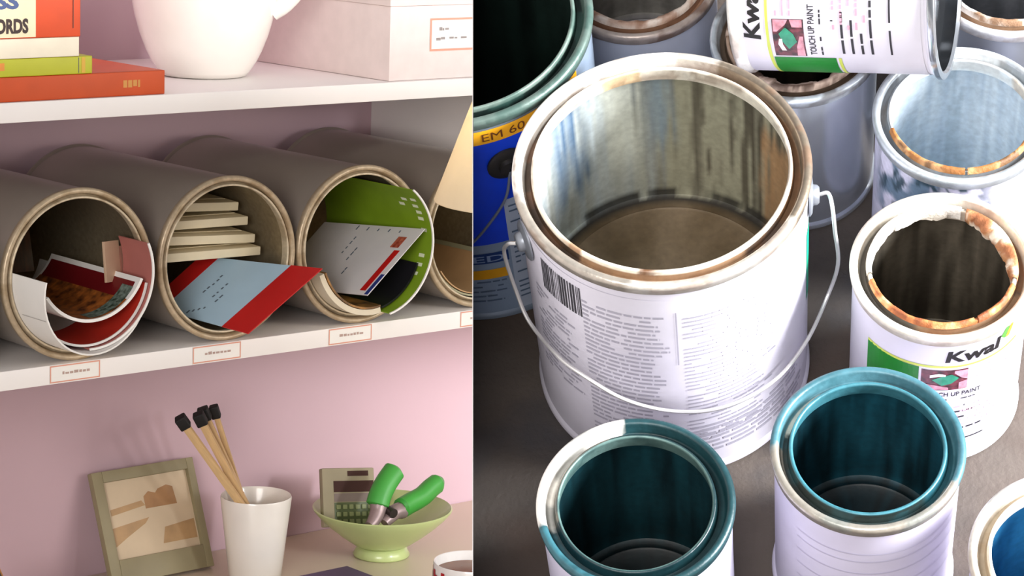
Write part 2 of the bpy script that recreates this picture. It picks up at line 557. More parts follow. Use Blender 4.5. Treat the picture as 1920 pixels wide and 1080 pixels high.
rimA = rim_fn((S('#d8d2c8'), 0.55), (S('#54443a'), 0.3), (S('#e5ddcd'), 0.1), GH, GR, GI, rust=S('#6d4a31'), rust_amt=0.55, seed=3,
              outer_sectors=[(75, 185, (S('#f1ece4'), 0.1)), (185, 250, (S('#b5aca0'), 0.6)), (320, 60, (S('#8f8272'), 0.6))],
              groove_sectors=[(75, 225, (S('#42342a'), 0.3)), (320, 70, (S('#6d5038'), 0.3)), (225, 300, (S('#94755a'), 0.2))],
              lip_sectors=[(252, 262, (S('#7a5c46'), 0.2)), (60, 74, (S('#d9d2c4'), 0.1)), (88, 112, (S('#cdb592'), 0.1)), (212, 228, (S('#a58468'), 0.1))])
AX, AY = 0.0936, 0.8910
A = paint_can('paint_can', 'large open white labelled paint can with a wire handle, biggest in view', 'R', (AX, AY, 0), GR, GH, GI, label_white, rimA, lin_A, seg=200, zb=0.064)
RL = GR - 0.0024
NEAR = -PI / 2                                        # angle facing the viewer
rnd = random.Random(4)
lab = mk('label', cyl_rects([(-0.148, 0.118, 0.012, 0.182)], RL + 0.0003, NEAR), label_white, A)
rows = print_lines(-0.062, -0.010, 0.030, 0.166, 0.0042, 0.42, rnd, 0.2) + print_lines(-0.002, 0.058, 0.030, 0.164, 0.0038, 0.36, rnd, 0.5)
rows += print_lines(-0.105, -0.066, 0.060, 0.140, 0.0042, 0.4, rnd, 0.5) + print_lines(0.0, 0.090, 0.016, 0.050, 0.0046, 0.5, rnd, 0.1, 0.006, 0.02)
mk('fine_print', cyl_rects(rows, RL + 0.0006, NEAR), print_grey, lab, smooth=False)
mk('column_line', cyl_rects([(-0.0066, -0.0058, 0.118, 0.170)], RL + 0.0006, NEAR), print_grey, lab, smooth=False)
bars = []; s = -0.094
while s < -0.062:
    wd = rnd.choice((0.0005, 0.0009, 0.0014)); bars.append((s, s + wd, 0.148, 0.176)); s += wd + rnd.choice((0.0006, 0.001))
mk('barcode', cyl_rects(bars, RL + 0.0006, NEAR), print_dark, lab, smooth=False)
mk('green_panel', cyl_rects([(0.101, 0.118, 0.085, 0.150)], RL + 0.0006, NEAR), mat('print_teal', '#0e9a78', 0.4), lab, smooth=False)
for sgn, phi in ((0, R_(191)), (1, R_(-10))):
    ear = lathe([(0.0125, 0), (0.0125, 0.001), (0.0105, 0.0022), (0.0062, 0.0026), (0.0058, 0.0050), (0.0045, 0.0062), (0.0005, 0.0064)], 24)
    ex = Vector((math.cos(phi), math.sin(phi), 0)); ey = Vector((-math.sin(phi), math.cos(phi), 0)); ez = Vector((0, 0, 1))
    Mx = Matrix((ey, ez, ex)).transposed().to_4x4(); Mx.translation = ex * (RL + 0.0002) + ez * 0.168
    mk('handle_ear', xf(ear, Mx), dull_tin, A)
bail = [(-0.0875, -0.017, 0.168), (-0.0925, -0.0155, 0.166), (-0.0950, -0.0120, 0.152), (-0.0915, -0.0170, 0.122), (-0.0862, -0.0285, 0.104), (-0.0728, -0.0535, 0.1015),
        (-0.0590, -0.0682, 0.0982), (-0.0392, -0.0812, 0.0889), (-0.0155, -0.0890, 0.0820), (0.0095, -0.0897, 0.0763), (0.0330, -0.0840, 0.0748),
        (0.0545, -0.0722, 0.0752), (0.0745, -0.0512, 0.0764), (0.0910, -0.0260, 0.0800), (0.0985, -0.0200, 0.1040), (0.0965, -0.0185, 0.1350), (0.0948, -0.0175, 0.158),
        (0.0925, -0.0165, 0.1695), (0.0880, -0.0155, 0.1685)]
mk('handle', tube(smooth_path(bail, 6), 0.0012, 8), wire_m, A, label='thin bright wire handle')
def crustcol(c1, c2, c3, seed, sc=60):
    def f(co):
        k = fbm((co[0] * sc + seed, co[1] * sc, co[2] * sc), 1, 4)
        c = mixc(c1, c2, sst(-0.25, 0.1, k)); c = mixc(c, c3, sst(0.12, 0.35, k))
        return (*c, 0.0)
    return f

# --- the labelled quart can and its lying twin
def kwal_label(t, phi0, dz=0.0):
    """white label with name, lime rule, picture, green block and print; s=0 at phi0"""
    Rl = QR - 0.0024
    lb = mk('label', cyl_rects([(-0.135, 0.135, 0.008, 0.1240 + dz * 0.3)], Rl + 0.0003, phi0), label_white, t)
    Rp = Rl + 0.0006
    mk('lettering', wrap(text_vf('Kwal', -0.012, 0.0225, 0.1067, 0.1180, 0.035, 0.12, cut=0.0025), Rp, phi0), print_black, lb, smooth=False)
    mk('logo', cyl_poly([(0.0225, 0.1160, 0.1165), (0.0255, 0.1125, 0.1215), (0.0285, 0.1205, 0.1232)], Rp, phi0), mat('logo_green', '#4f8a3c', 0.4), lb, smooth=False)
    mk('logo', cyl_poly([(0.0262, 0.1120, 0.1130), (0.0290, 0.1120, 0.1200), (0.0320, 0.1190, 0.1236)], Rp, phi0), mat('logo_yellow', '#dfae32', 0.4), lb, smooth=False)
    # rule curving down to the left over the green block
    rule = []
    for i in range(15):
        s = -0.062 + 0.045 * i / 14
        z = 0.1025 - 0.010 * (1 - i / 14) ** 1.6 * 0.2
        rule.append((s, z - 0.0012, z + 0.0010))
    rule += [(s * 0.001, 0.1015, 0.1033) for s in range(-14, 40, 3)]
    mk('lime_rule', cyl_poly(rule, Rp, phi0), print_lime, lb, smooth=False)
    mk('green_block', cyl_rects([(-0.062, -0.0265, 0.060, 0.1005)], Rp, phi0), print_green, lb, smooth=False)
    mk('lime_rule', cyl_rects([(-0.062, -0.0265, 0.0565, 0.0585)], Rp, phi0), print_lime, lb, smooth=False)
    pic = mk('picture', cyl_rects([(-0.0250, 0.0020, 0.0785, 0.0990)], Rp, phi0), mat('picture_dark', '#1f1b1e', 0.4, scale=240, color2='#7a3a46'), lb, smooth=False)
    Rq = Rp + 0.0003
    def lift(rows): return [(a_, b_ + 0.0025, c_ + 0.0025) for a_, b_, c_ in rows]
    mk('picture_leaf', cyl_poly(lift([(-0.0185, 0.0865, 0.0870), (-0.0130, 0.0810, 0.0905), (-0.0075, 0.0830, 0.0925), (-0.0035, 0.0875, 0.0885)]), Rq, phi0), mat('picture_green', '#2c8a6c', 0.4, var=0.2, scale=200), pic, smooth=False)
    mk('picture_light', cyl_poly(lift([(-0.0200, 0.0885, 0.0915), (-0.0150, 0.0905, 0.0935), (-0.0110, 0.0905, 0.0925)]), Rq, phi0), mat('picture_white', '#e6e6e2', 0.4), pic, smooth=False)
    mk('picture_petal', join(cyl_poly(lift([(-0.0060, 0.0935, 0.0958), (-0.0015, 0.0880, 0.0958), (0.0018, 0.0860, 0.0958)]), Rq, phi0),
                             cyl_poly(lift([(-0.0245, 0.0768, 0.0820), (-0.0170, 0.0768, 0.0815), (-0.0090, 0.0768, 0.0790)]), Rq, phi0),
                             cyl_poly(lift([(-0.0030, 0.0768, 0.0835), (0.0018, 0.0768, 0.0850)]), Rq, phi0)), mat('picture_pink', '#cf8d9c', 0.4, var=0.3, scale=260), pic, smooth=False)
    mk('lettering', wrap(text_vf('TOUCH UP PAINT', -0.0235, 0.0110, 0.0715, 0.0758, 0.02, 0, cut=0.003), Rp, phi0), print_dark, lb, smooth=False)
    r2 = random.Random(11)
    rows = print_lines(-0.0235, 0.012, 0.0655, 0.0685, 0.0022, 0.5, r2, 0.6, 0.002, 0.004)
    rows += print_lines(-0.022, 0.020, 0.030, 0.061, 0.0062, 0.26, r2, 0.5, 0.004, 0.012, 0.7)
    rows += [(-0.022, -0.004, 0.0225, 0.0238), (0.001, 0.016, 0.0225, 0.0238)]
    mk('fine_print', cyl_rects(rows, Rp, phi0), print_dark, lb, smooth=False)
    rows = print_lines(-0.004, 0.028, 0.034, 0.060, 0.0050, 0.30, r2, 0.7, 0.002, 0.005, 0.6)
    mk('pink_print', cyl_rects(rows, Rp, phi0), print_pink, lb, smooth=False, kind='stuff')
    mk('pink_print', cyl_rects(print_lines(0.004, 0.030, 0.082, 0.097, 0.0045, 0.28, r2, 0.4), Rp, phi0), print_pink, lb, smooth=False, kind='stuff')
    for ch in lb.children_recursive:
        if ch.data.users == 1:
            for v in ch.data.vertices: v.co.z += dz
    return lb

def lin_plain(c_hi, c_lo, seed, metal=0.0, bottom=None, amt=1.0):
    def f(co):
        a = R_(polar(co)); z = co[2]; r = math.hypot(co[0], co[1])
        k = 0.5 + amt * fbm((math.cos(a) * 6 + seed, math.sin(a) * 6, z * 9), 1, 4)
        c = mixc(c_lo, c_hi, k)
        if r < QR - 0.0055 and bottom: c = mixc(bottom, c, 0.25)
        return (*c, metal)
    return f

rimB = rim_fn((S('#ddd6c8'), 0.25), (S('#58534c'), 0.4), (S('#d6cdbd'), 0.2), QH, QR, QI, rust=S('#7d4a2c'), rust_amt=0.3, seed=9,
              groove_sectors=[(330, 50, (S('#6d4f38'), 0.1)), (240, 330, (S('#8d7259'), 0.3))], lip_sectors=[(190, 330, (S('#b0693d'), 0.0))])
B = paint_can('paint_can', 'small open white can with chipped cream and orange paint around its mouth', 'R', (0.2459, 0.8399, 0), QR, QH, QI, label_white, rimB,
              lin_plain(S('#80786a'), S('#4e483f'), 4, 0.45, S('#4a443a')))
kwal_label(B, R_(-86))
crust(B, QR, QI, QH, [(-24, 58, 0.0075, 0.0006)], crustcol(S('#9a5f3a'), S('#c08a5e'), S('#ece0cc'), 5, 90), 5)
crust(B, QR, QI, QH, [(62, 178, 0.0009, 0.0002)], crustcol(S('#cfc6b8'), S('#ece6da'), S('#f2eee6'), 6, 70), 6)
crust(B, QR, QI, QH, [(184, 283, 0.0014, 0.0003), (286, 330, 0.0012, 0.0002)], crustcol(S('#8f4f2c'), S('#c07a44'), S('#d9a878'), 7, 90), 7)

# lying on its side on top of the tin behind
axd = Vector((math.cos(R_(-19.9)) * math.cos(R_(7.7)), math.sin(R_(-19.9)) * math.cos(R_(7.7)), math.sin(R_(7.7))))
zl = -axd                                              # the can's top points to the left
xl = Vector((0, 0, 1)).cross(zl).normalized(); yl = zl.cross(xl)
rotH = Matrix((xl, yl, zl)).transposed()
ksc = 0.1205 / QH
cH = Vector((0.2231, 1.0117, 0.1890)) - zl * (QH * 0.5 * ksc)
rimH = rim_fn((S('#e6e3de'), 0.1), (S('#777067'), 0.5), (S('#9b958c'), 0.5), QH, QR, QI, rust=S('#6b4a33'), rust_amt=0.5, seed=21)
Hc = paint_can('paint_can', 'small white paint can lying on its side with green printed block and picture', 'R', cH, QR, QH, QI, label_white, rimH, lin_plain(S('#77736b'), S('#45423c'), 8, 0.4), rot=rotH, recess=0.0105, zb=0.012)
mk('base_plate', lathe([(QR - 0.0042, 0.0005), (QR - 0.0045, 0.0088), (QR * 0.7, 0.0086), (0.0004, 0.0086)], 96), mat('polished_base', '#6c6f73', 0.12, 0.95, var=0.05), Hc)
mk('base_ring', lathe([(QR - 0.0004, 0.0036), (QR + 0.0006, 0.0022), (QR + 0.0006, -0.0006), (QR - 0.0010, -0.0016), (QR - 0.0030, -0.0014), (QR - 0.0040, 0.0006)], 96), mat('chrome_ring', '#a9adb3', 0.2, 0.8), Hc)
Hc.scale = (1.03, 1.03, ksc)
HPHI = R_(22)
kwal_label(Hc, HPHI, 0.0045)

# --- teal can, front centre
rimC = rim_fn((S('#45707b'), 0.05), (S('#2a3635'), 0.3), (S('#3c7480'), 0.05), QH, QR, QI, rust=S('#1f4a52'), rust_amt=0.45, seed=13,
              outer_sectors=[(172, 322, (S('#b3aca0'), 0.6))],
              groove_sectors=[(112, 160, (S('#d9d2c4'), 0.5)), (160, 215, (S('#232b2a'), 0.1)), (300, 60, (S('#1d4c57'), 0.05)), (60, 110, (S('#2a5f6b'), 0.05))])
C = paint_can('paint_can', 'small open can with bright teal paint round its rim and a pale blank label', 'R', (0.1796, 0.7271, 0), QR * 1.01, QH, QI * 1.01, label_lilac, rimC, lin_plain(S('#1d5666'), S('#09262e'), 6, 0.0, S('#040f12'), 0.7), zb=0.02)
mk('label_lines', cyl_rects([(-0.055, 0.055, z, z + 0.0006) for z in (0.102, 0.094, 0.081, 0.066, 0.052)], QR * 1.01 - 0.0019, R_(-88)), mat('print_faint', '#c2bfd2', 0.5), C, smooth=False)

# --- dark teal can, front left
rimD = rim_fn((S('#1b3d42'), 0.05), (S('#0c2428'), 0.05), (S('#56706c'), 0.15), QH, QR, QI, rust=S('#0f2c30'), rust_amt=0.5, seed=17,
              outer_sectors=[(88, 188, (S('#f0ece4'), 0.15)), (188, 245, (S('#2f5f69'), 0.05))],
              groove_sectors=[(100, 185, (S('#6a655c'), 0.5))])
D = paint_can('paint_can', 'small open can dark teal inside with half its rim bare white, lowest on the left', 'R', (0.0489, 0.7131, 0), QR * 1.03, QH * 1.02, QI * 1.03, label_lilac, rimD, lin_plain(S('#153f47'), S('#071a1f'), 12, 0.0, S('#020708'), 0.7))

# --- blue can at the right bottom corner
rimE = rim_fn((S('#ded8cf'), 0.4), (S('#a3947f'), 0.3), (S('#e3dccd'), 0.15), QH, QR, QI, rust=S('#93795a'), rust_amt=0.4, seed=23)
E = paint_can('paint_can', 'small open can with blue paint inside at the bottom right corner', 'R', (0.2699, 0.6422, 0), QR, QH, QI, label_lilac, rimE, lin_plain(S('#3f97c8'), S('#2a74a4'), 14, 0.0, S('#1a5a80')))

# --- pale blue tin, upper right
def lin_F(co):
    a = R_(polar(co)); z = co[2]
    k = fbm((math.cos(a) * 9, math.sin(a) * 9, z * 8), 1, 5)
    c = mixc(S('#bccbd8'), S('#e2ecf2'), 0.5 + 0.8 * k)
    c = mixc(c, S('#7f98aa'), inarc(math.degrees(a) % 360, 60, 95, 12) * 0.5 * sst(-0.1, 0.2, k))
    return (*c, 0.3)
rimF = rim_fn((S('#b6bdc2'), 0.5), (S('#8d9296'), 0.55), (S('#d9cfc0'), 0.15), QH, QR, QI, rust=S('#8a7a68'), rust_amt=0.3, seed=29,
              outer_sectors=[(50, 130, (S('#e4edf2'), 0.15))], lip_sectors=[(185, 335, (S('#c98a50'), 0.0)), (30, 150, (S('#e8f0f2'), 0.1))])
def body_F(co):
    a = polar(co); k = fbm((co[0] * 40, co[1] * 40, co[2] * 30), 1, 5)
    c = mixc(S('#c9c7d8'), S('#b4b4c6'), 0.5 + k)
    sm = inarc(a, 180, 285, 18)
    c = mixc(c, S('#5c7184'), sm * sst(-0.3, 0.05, k)); c = mixc(c, S('#2f434f'), sm * sst(0.02, 0.2, fbm((co[0] * 90, co[1] * 90, co[2] * 60 + 4), 1, 4)))
    return (*c, 0.15)
F_ = thing('paint_can', 'small open tin pale blue inside with smeared slate paint down its side', 'paint can', 'R', (0.2813, 0.9468, 0))
pb = body_profile(QR, QH); pb = [pb[0]] + [(pb[0][0], pb[0][1] + (pb[10][1] - pb[0][1]) * k / 40) for k in range(1, 40)] + pb[10:]
mk('body', lathe(pb, 200), vcmat('smeared_body_finish', 0.45, 0.3, 0.1), F_, colfn=body_F)
mk('rim', lathe(rim_profile(QR, QI * 1.03, QH), 144), rim_m, F_, colfn=rimF, angle=60)
mk('inner_wall', lathe(lining_profile(QR, QH), 144), lin_m, F_, colfn=lin_F)
crust(F_, QR, QI * 1.03, QH, [(185, 260, 0.0014, 0.0003), (262, 335, 0.0010, 0.0003)], crustcol(S('#94602f'), S('#b98a5c'), S('#6a4a2c'), 31), 31)

# --- bare tin behind the big can
rimG = rim_fn((S('#cfd8e0'), 0.5), (S('#5a4a3c'), 0.2), (S('#b79a86'), 0.05), QH, QR, QI, rust=S('#3d2d22'), rust_amt=0.7, seed=37)
G = paint_can('paint_can', 'bare silvery tin with crusted mouth underneath the lying can', 'R', (0.1960, 1.0265, 0), QR, QH, QI, bare_tin, rimG, lin_plain(S('#4a4238'), S('#2b261f'), 16, 0.2))
crust(G, QR, QI, QH, [(200, 330, 0.006, 0.0006), (90, 170, 0.003, 0.0004)], crustcol(S('#8a7364'), S('#cbb4a4'), S('#5a463a'), 41), 41)

# --- rusty rimmed tin at the top
rimJ = rim_fn((S('#b3a49c'), 0.3), (S('#8a6650'), 0.1), (S('#b59a88'), 0.1), QH, QR, QI, rust=S('#5d3b28'), rust_amt=0.7, seed=43)
J = paint_can('paint_can', 'small grey tin with a rusty brown rim behind the big white can', 'R', (0.1072, 1.0960, 0), QR, QH, QI, mat('grey_lilac_tin', '#c2c6d4', 0.45, 0.2, var=0.12, scale=16), rimJ, lin_plain(S('#94918b'), S('#75726d'), 18, 0.25, S('#8a878c')), zb=0.04)
crust(J, QR, QI, QH, [(180, 355, 0.0035, 0.0008)], crustcol(S('#8f6a54'), S('#b89a88'), S('#d6c6ba'), 47), 47)

# --- grey tin at the top right corner
rimL = rim_fn((S('#cfcfd2'), 0.4), (S('#8d6f55'), 0.1), (S('#e0d8d0'), 0.1), QH, QR, QI, rust=S('#6a4f3a'), rust_amt=0.5, seed=53)
L_ = paint_can('paint_can', 'grey tin with brown caked rim at the top right corner', 'R', (0.3361, 1.0520, 0), QR, QH, QI, dull_tin, rimL, lin_plain(S('#85888f'), S('#6a6d73'), 20, 0.15))
crust(L_, QR, QI, QH, [(170, 300, 0.002, 0.0008)], crustcol(S('#e6dfd8'), S('#cbbcae'), S('#8a6a50'), 59), 59)

# --- blue labelled gallon can at the left edge, standing against the divider
IX, IY = -0.0118, 1.0265
rimI = rim_fn((S('#5f7069'), 0.3), (S('#16221f'), 0.2), (S('#718279'), 0.25), GH, GR, GI, rust=S('#2c4a43'), rust_amt=0.6, seed=61)
Ic = paint_can('paint_can', 'blue labelled large can with dark green rim and yellow band', 'R', (IX, IY, 0), GR, GH, GI, mat('can_slate', '#8796a8', 0.4, 0.25, var=0.1, scale=20), rimI,
               lin_plain(S('#1a2b26'), S('#0b1512'), 22, 0.0, S('#070d0b')), seg=220)
RI_ = GR - 0.0024
lbI = mk('label', cyl_rects([(-0.1, 0.035, 0.0775, 0.184)], RI_ + 0.0003, NEAR), mat('label_blue', '#1748ea', 0.35, var=0.08), Ic)
lbY = mk('yellow_band', cyl_rects([(-0.1, 0.08, 0.1745, 0.1865)], RI_ + 0.0006, NEAR), mat('band_yellow', '#f2ae20', 0.4, var=0.12, scale=40), lbI)
mk('lettering', wrap(text_vf('EM 60', 0.0075, 0.0345, 0.1770, 0.1838, 0.0, 0, cut=0.003), RI_ + 0.0009, NEAR), mat('print_brown', '#6b3a12', 0.5), lbY, smooth=False)
lbP = mk('label_panel', cyl_rects([(-0.05, 0.035, 0.004, 0.0775)], RI_ + 0.0003, NEAR), mat('label_steel_blue', '#8fa3bd', 0.4, var=0.06), Ic)
mk('navy_panel', cyl_rects([(-0.04, 0.013, 0.0585, 0.0690)], RI_ + 0.0006, NEAR), mat('print_navy', '#1f3f7d', 0.4), lbP, smooth=False)
mk('lettering', wrap(text_vf('ED', -0.0095, 0.0105, 0.0605, 0.0668, 0.012, 0, cut=0.003), RI_ + 0.0009, NEAR), mat('print_pale', '#8fa6cf', 0.4), lbP, smooth=False)
mk('amber_panel', cyl_rects([(-0.04, 0.012, 0.0425, 0.0520)], RI_ + 0.0006, NEAR), mat('band_yellow', '#e5a51c'), lbP, smooth=False)
mk('fine_print', cyl_rects(print_lines(-0.03, 0.012, 0.012, 0.040, 0.005, 0.3, random.Random(3)), RI_ + 0.0006, NEAR), mat('print_slate', '#5f728c', 0.5), lbP, smooth=False)
lb2 = mk('side_label', cyl_rects([(0.0145, 0.055, 0.004, 0.118)], RI_ + 0.0006, NEAR), mat('label_pale_blue', '#b9c6da', 0.4, var=0.05), Ic)
mk('fine_print', cyl_rects(print_lines(0.017, 0.05, 0.012, 0.112, 0.0052, 0.3, random.Random(5), 0.8), RI_ + 0.0009, NEAR), mat('print_slate', '#5f728c'), lb2, smooth=False)
phi = NEAR + 0.0205 / GR
exI = Vector((math.cos(phi), math.sin(phi), 0)); eyI = Vector((-math.sin(phi), math.cos(phi), 0))
Mx = Matrix((eyI, Vector((0, 0, 1)), exI)).transposed().to_4x4(); Mx.translation = exI * (RI_ + 0.0005) + Vector((0, 0, 0.152))
mk('handle_ear', xf(lathe([(0.0125, 0), (0.0125, 0.0012), (0.0095, 0.0026), (0.006, 0.0026), (0.0055, 0.0055), (0.0004, 0.006)], 24), Mx), mat('dark_ear', '#3a3836', 0.4, 0.5), Ic)
mk('handle', tube(smooth_path([exI * (RI_ + 0.006) + Vector((0, 0, 0.150)), (0.016, -0.0885, 0.128), (0.004, -0.0895, 0.107), (-0.010, -0.089, 0.088), (-0.03, -0.085, 0.07)], 6), 0.0009, 8), mat('handle_blue_grey', '#8c95a5', 0.4, 0.4), Ic)
# trim this can where the divider stands
pl_co = CAMR - Vector((IX, IY, 0)) + pn * 0.0002
for ch in list(Ic.children_recursive):
    bm = bmesh.new(); bm.from_mesh(ch.data)
    bmesh.ops.bisect_plane(bm, geom=bm.verts[:] + bm.edges[:] + bm.faces[:], plane_co=pl_co, plane_no=pn, clear_inner=True)
    bm.to_mesh(ch.data); bm.free()

# ------------------------------------------------------------------ the shelf side
# --- grey cans lying on the shelf
can_grey = mat('can_grey', '#9a8f85', 0.3, 0.3, var=0.05, scale=12, coat=0.3)
CR, CL, CI = 0.0835, 0.283, 0.0729
def rim_left(co):
    r = math.hypot(co[0], co[1]); k = fbm((co[0] * 50, co[1] * 50, 1), 1, 4)
    if r > CR - 0.006: c = S('#b8a488')
    elif r > CI + 0.0036: c = S('#7d6a50')
    else: c = S('#cdbda2')
    return (*mixc(c, S('#9c8463'), sst(0, 0.4, k) * 0.6), 0.25)
def lin_left(co): return (*S('#a89a80'), 0.75)
RX90 = Matrix.Rotation(PI / 2, 3, 'X')
cans_x = (-0.0246, 0.1494, 0.3230, 0.4926, 0.6608)
can_lab = ('grey can lying on the shelf at the far left edge', 'grey can lying on the shelf stuffed with red and white brochures',
           'grey can lying on the shelf holding the red edged blue envelope', 'grey can lying on the shelf holding the striped airmail envelope',
           'grey can lying on the shelf behind the lampshade')
for x, lb_ in zip(cans_x, can_lab):
    paint_can('storage_can', lb_, 'L', (x, 0.288, CR + 0.0002), CR, CL, CI, can_grey, rim_left, lin_left, rot=RX90, cat='can', group='grey cans lying along the shelf')

paper = mat('paper_white', '#efebe6', 0.6, var=0.02)
paper_edge = mat('paper_cream', '#d9cdb6', 0.6, var=0.04)
CZ = CR + 0.0002
def sheet(name, label, cat, x, a0, a1, r, y0, y1, m, th=0.0008, slant=0.0, group=None, **k):
    t = thing(name, label, cat, 'L', (x, 0, CZ), group=group)
    mk('paper', arc_sheet(a0, a1, r, y0, y1, th, slant=slant, **k), m, t)
    return t
# can with brochures
X1 = cans_x[1]
g = 'papers in the grey cans'
t = sheet('brochure', 'white folded brochure curling up the left inside of the brochure can', 'brochure', X1, 174, 345, 0.0725, -0.052, 0.19, paper, 0.0016, slant=0.044)
mk('fold_line', arc_patch(205, 205.8, 0.0728, -0.042, 0.0), mat('fold_grey', '#b8b2ae', 0.7), t)
t = sheet('brochure', 'pink backed brochure standing at the right inside of the brochure can', 'brochure', X1, 268, 384, 0.0696, -0.016, 0.035, mat('paper_rose', '#b06a62', 0.6), 0.0012)
mk('page_edge', arc_sheet(268, 384, 0.0701, -0.0175, -0.016, 0.0022), paper, t)
t = sheet('catalogue', 'red catalogue curved between brochures in the left can', 'catalogue', X1, 238, 350, 0.0668, -0.010, 0.06, mat('cover_red', '#b02a1c', 0.45, var=0.1), 0.0012)
mk('page_edge', arc_sheet(238, 350, 0.0673, -0.0115, -0.010, 0.0022), paper, t)
t = thing('booklet', 'booklet with brown photo cover and dark red corner in the left can', 'booklet', 'L', (X1, 0, CZ))
mk('pages', arc_sheet(214, 336, 0.062, -0.012, 0.15, 0.0030, cx=0.004, cz=0.018), paper, t)
cv = mk('cover_photo', arc_patch(215, 312, 0.0588, -0.010, 0.148, 20, cx=0.004, cz=0.018), mat('photo_brown', '#4a2614', 0.4, scale=110, color2='#b5682c', detail=6), t)
mk('cover_panel', arc_patch(312, 331, 0.0588, -0.006, 0.146, 8, cx=0.004, cz=0.018), mat('cover_dark_red', '#6b1016', 0.4), t)
mk('cover_photo', arc_patch(270, 326, 0.0585, -0.007, 0.012, 12, cx=0.004, cz=0.018), mat('photo_green', '#2c3a2c', 0.4, scale=200, color2='#7a8a80'), t)
t = thing('card', 'beige card standing inside the left can behind the booklet', 'card', 'L', (X1 + 0.055, 0.03, CZ - 0.016), Matrix.Rotation(R_(-8), 3, 'X') @ Matrix.Rotation(R_(18), 3, 'Z'))
mk('sheet', box(-0.011, 0.011, 0, 0.003, 0, 0.040, 0.0003), mat('paper_beige', '#c9a88c', 0.6), t)
mk('side_strip', box(0.0112, 0.0165, 0.0002, 0.0028, 0, 0.034), mat('paper_pink', '#b9806e', 0.6), t)
t = thing('photograph', 'dark brown photograph deep inside the left can', 'photograph', 'L', (X1 - 0.008, 0.14, CZ - 0.02), Matrix.Rotation(R_(-14), 3, 'X'))
mk('print', box(-0.055, 0.04, 0, 0.0015, 0, 0.055), mat('photo_dark_brown', '#24140c', 0.4, scale=60, color2='#5a3018', stretch=(3, 1, 0.6)), t)

def card(name, label, cat, P1, P2, e, th=0.0006):
    """flat card: near edge from P2 to P1, running inwards along e; local x along the near edge from P2, y inwards"""
    P1, P2, e = Vector(P1), Vector(P2), Vector(e)
    x = (P1 - P2).normalized(); z = x.cross(e).normalized(); y = z.cross(x)
    t = thing(name, label, cat, 'L', P2, Matrix((x, y, z)).transposed())
    return t, (P1 - P2).length, e.dot(y), e.dot(x)
def skew_quad(x0, x1, y0, y1, k, z0, z1):
    c = [(x0 + y0 * k, y0), (x1 + y0 * k, y0), (x1 + y1 * k, y1), (x0 + y1 * k, y1)]
    V = [(a, b, z0) for a, b in c] + [(a, b, z1) for a, b in c]
    return V, [(3, 2, 1, 0), (4, 5, 6, 7), (0, 1, 5, 4), (1, 2, 6, 5), (2, 3, 7, 6), (3, 0, 4, 7)]
# blue envelope with red ends
def quad_card(P2, P1, P4, P3):
    """patches of a flat card given by its corners: s along the near edge (0 at P2), t inwards, raised d0..d1 off the sheet"""
    P2, P1, P4, P3 = (Vector(p) for p in (P2, P1, P4, P3))
    n = (P1 - P2).cross(P4 - P1).normalized()
    def f(s0, s1, t0, t1, d0, d1):
        V = []
        for d_ in (d0, d1):
            for s_, t_ in ((s0, t0), (s1, t0), (s1, t1), (s0, t1)):
                V.append(((P2 * (1 - s_) + P1 * s_) * (1 - t_) + (P3 * (1 - s_) + P4 * s_) * t_) - P2 + n * d_)
        return V, [(3, 2, 1, 0), (4, 5, 6, 7), (0, 1, 5, 4), (1, 2, 6, 5), (2, 3, 7, 6), (3, 0, 4, 7)]
    return f
e2 = Vector((0.3190, -0.035, 0.0145))
qc = quad_card(e2, (0.4015, -0.045, 0.0735), (0.3450, 0.085, 0.0720), (0.2815, 0.090, 0.0255))
t = thing('envelope', 'light blue envelope with red ends sticking out of the can', 'envelope', 'L', e2)
mk('paper', qc(0, 1, 0, 1, 0, 0.0008), mat('envelope_blue', '#a9c3d4', 0.5, var=0.03), t, smooth=False)
mk('red_border', qc(-0.003, 1.003, -0.002, 0.25, -0.0002, 0.0011), mat('envelope_red', '#bb1414', 0.45), t, smooth=False)
mk('red_border', qc(-0.003, 1.003, 0.85, 1.002, -0.0002, 0.0011), MATS['envelope_red'], t, smooth=False)
rr = random.Random(2)
mk('handwriting', join(*[qc(a, a + rr.uniform(0.02, 0.05), b, b + 0.012, 0.0009, 0.0012) for a, b in
   [(0.40 + 0.07 * i, 0.66 + 0.01 * rr.random()) for i in range(5)] + [(0.36 + 0.07 * i, 0.56) for i in range(4)] + [(0.30 + 0.07 * i, 0.50) for i in range(2)] + [(0.05 + 0.04 * i, 0.62 - 0.03 * i) for i in range(4)]]), mat('ink_grey', '#5a6470', 0.6), t, smooth=False)
let_m = mat('letter_cream', '#e9dcbc', 0.6, var=0.05)
for i, (zz, yy, lb_) in enumerate(((-0.004, 0.045, 'lowest cream letter stacked above the blue envelope'), (0.0105, 0.050, 'second lowest cream letter stacked above the blue envelope'),
                                   (0.0255, 0.058, 'second highest cream letter stacked above the blue envelope'), (0.0405, 0.070, 'topmost cream letter stacked above the blue envelope'))):
    t = thing('letter', lb_, 'letter', 'L', (cans_x[2], yy, CZ + zz + yy * 0.035), Matrix.Rotation(R_(2), 3, 'X') @ Matrix.Rotation(R_((1, 3, 1, 3)[i]), 3, 'Y'), group='cream letters in the blue envelope can')
    mk('envelope', box(-0.069 + 0.0035 * i, 0.068 - 0.0035 * i, 0, 0.15, -0.0045, 0.0045, 0.001), let_m, t)
    mk('flap', box(-0.066 + 0.0035 * i, 0.065 - 0.0035 * i, 0.02, 0.148, 0.0045, 0.0051), let_m, t, smooth=False)

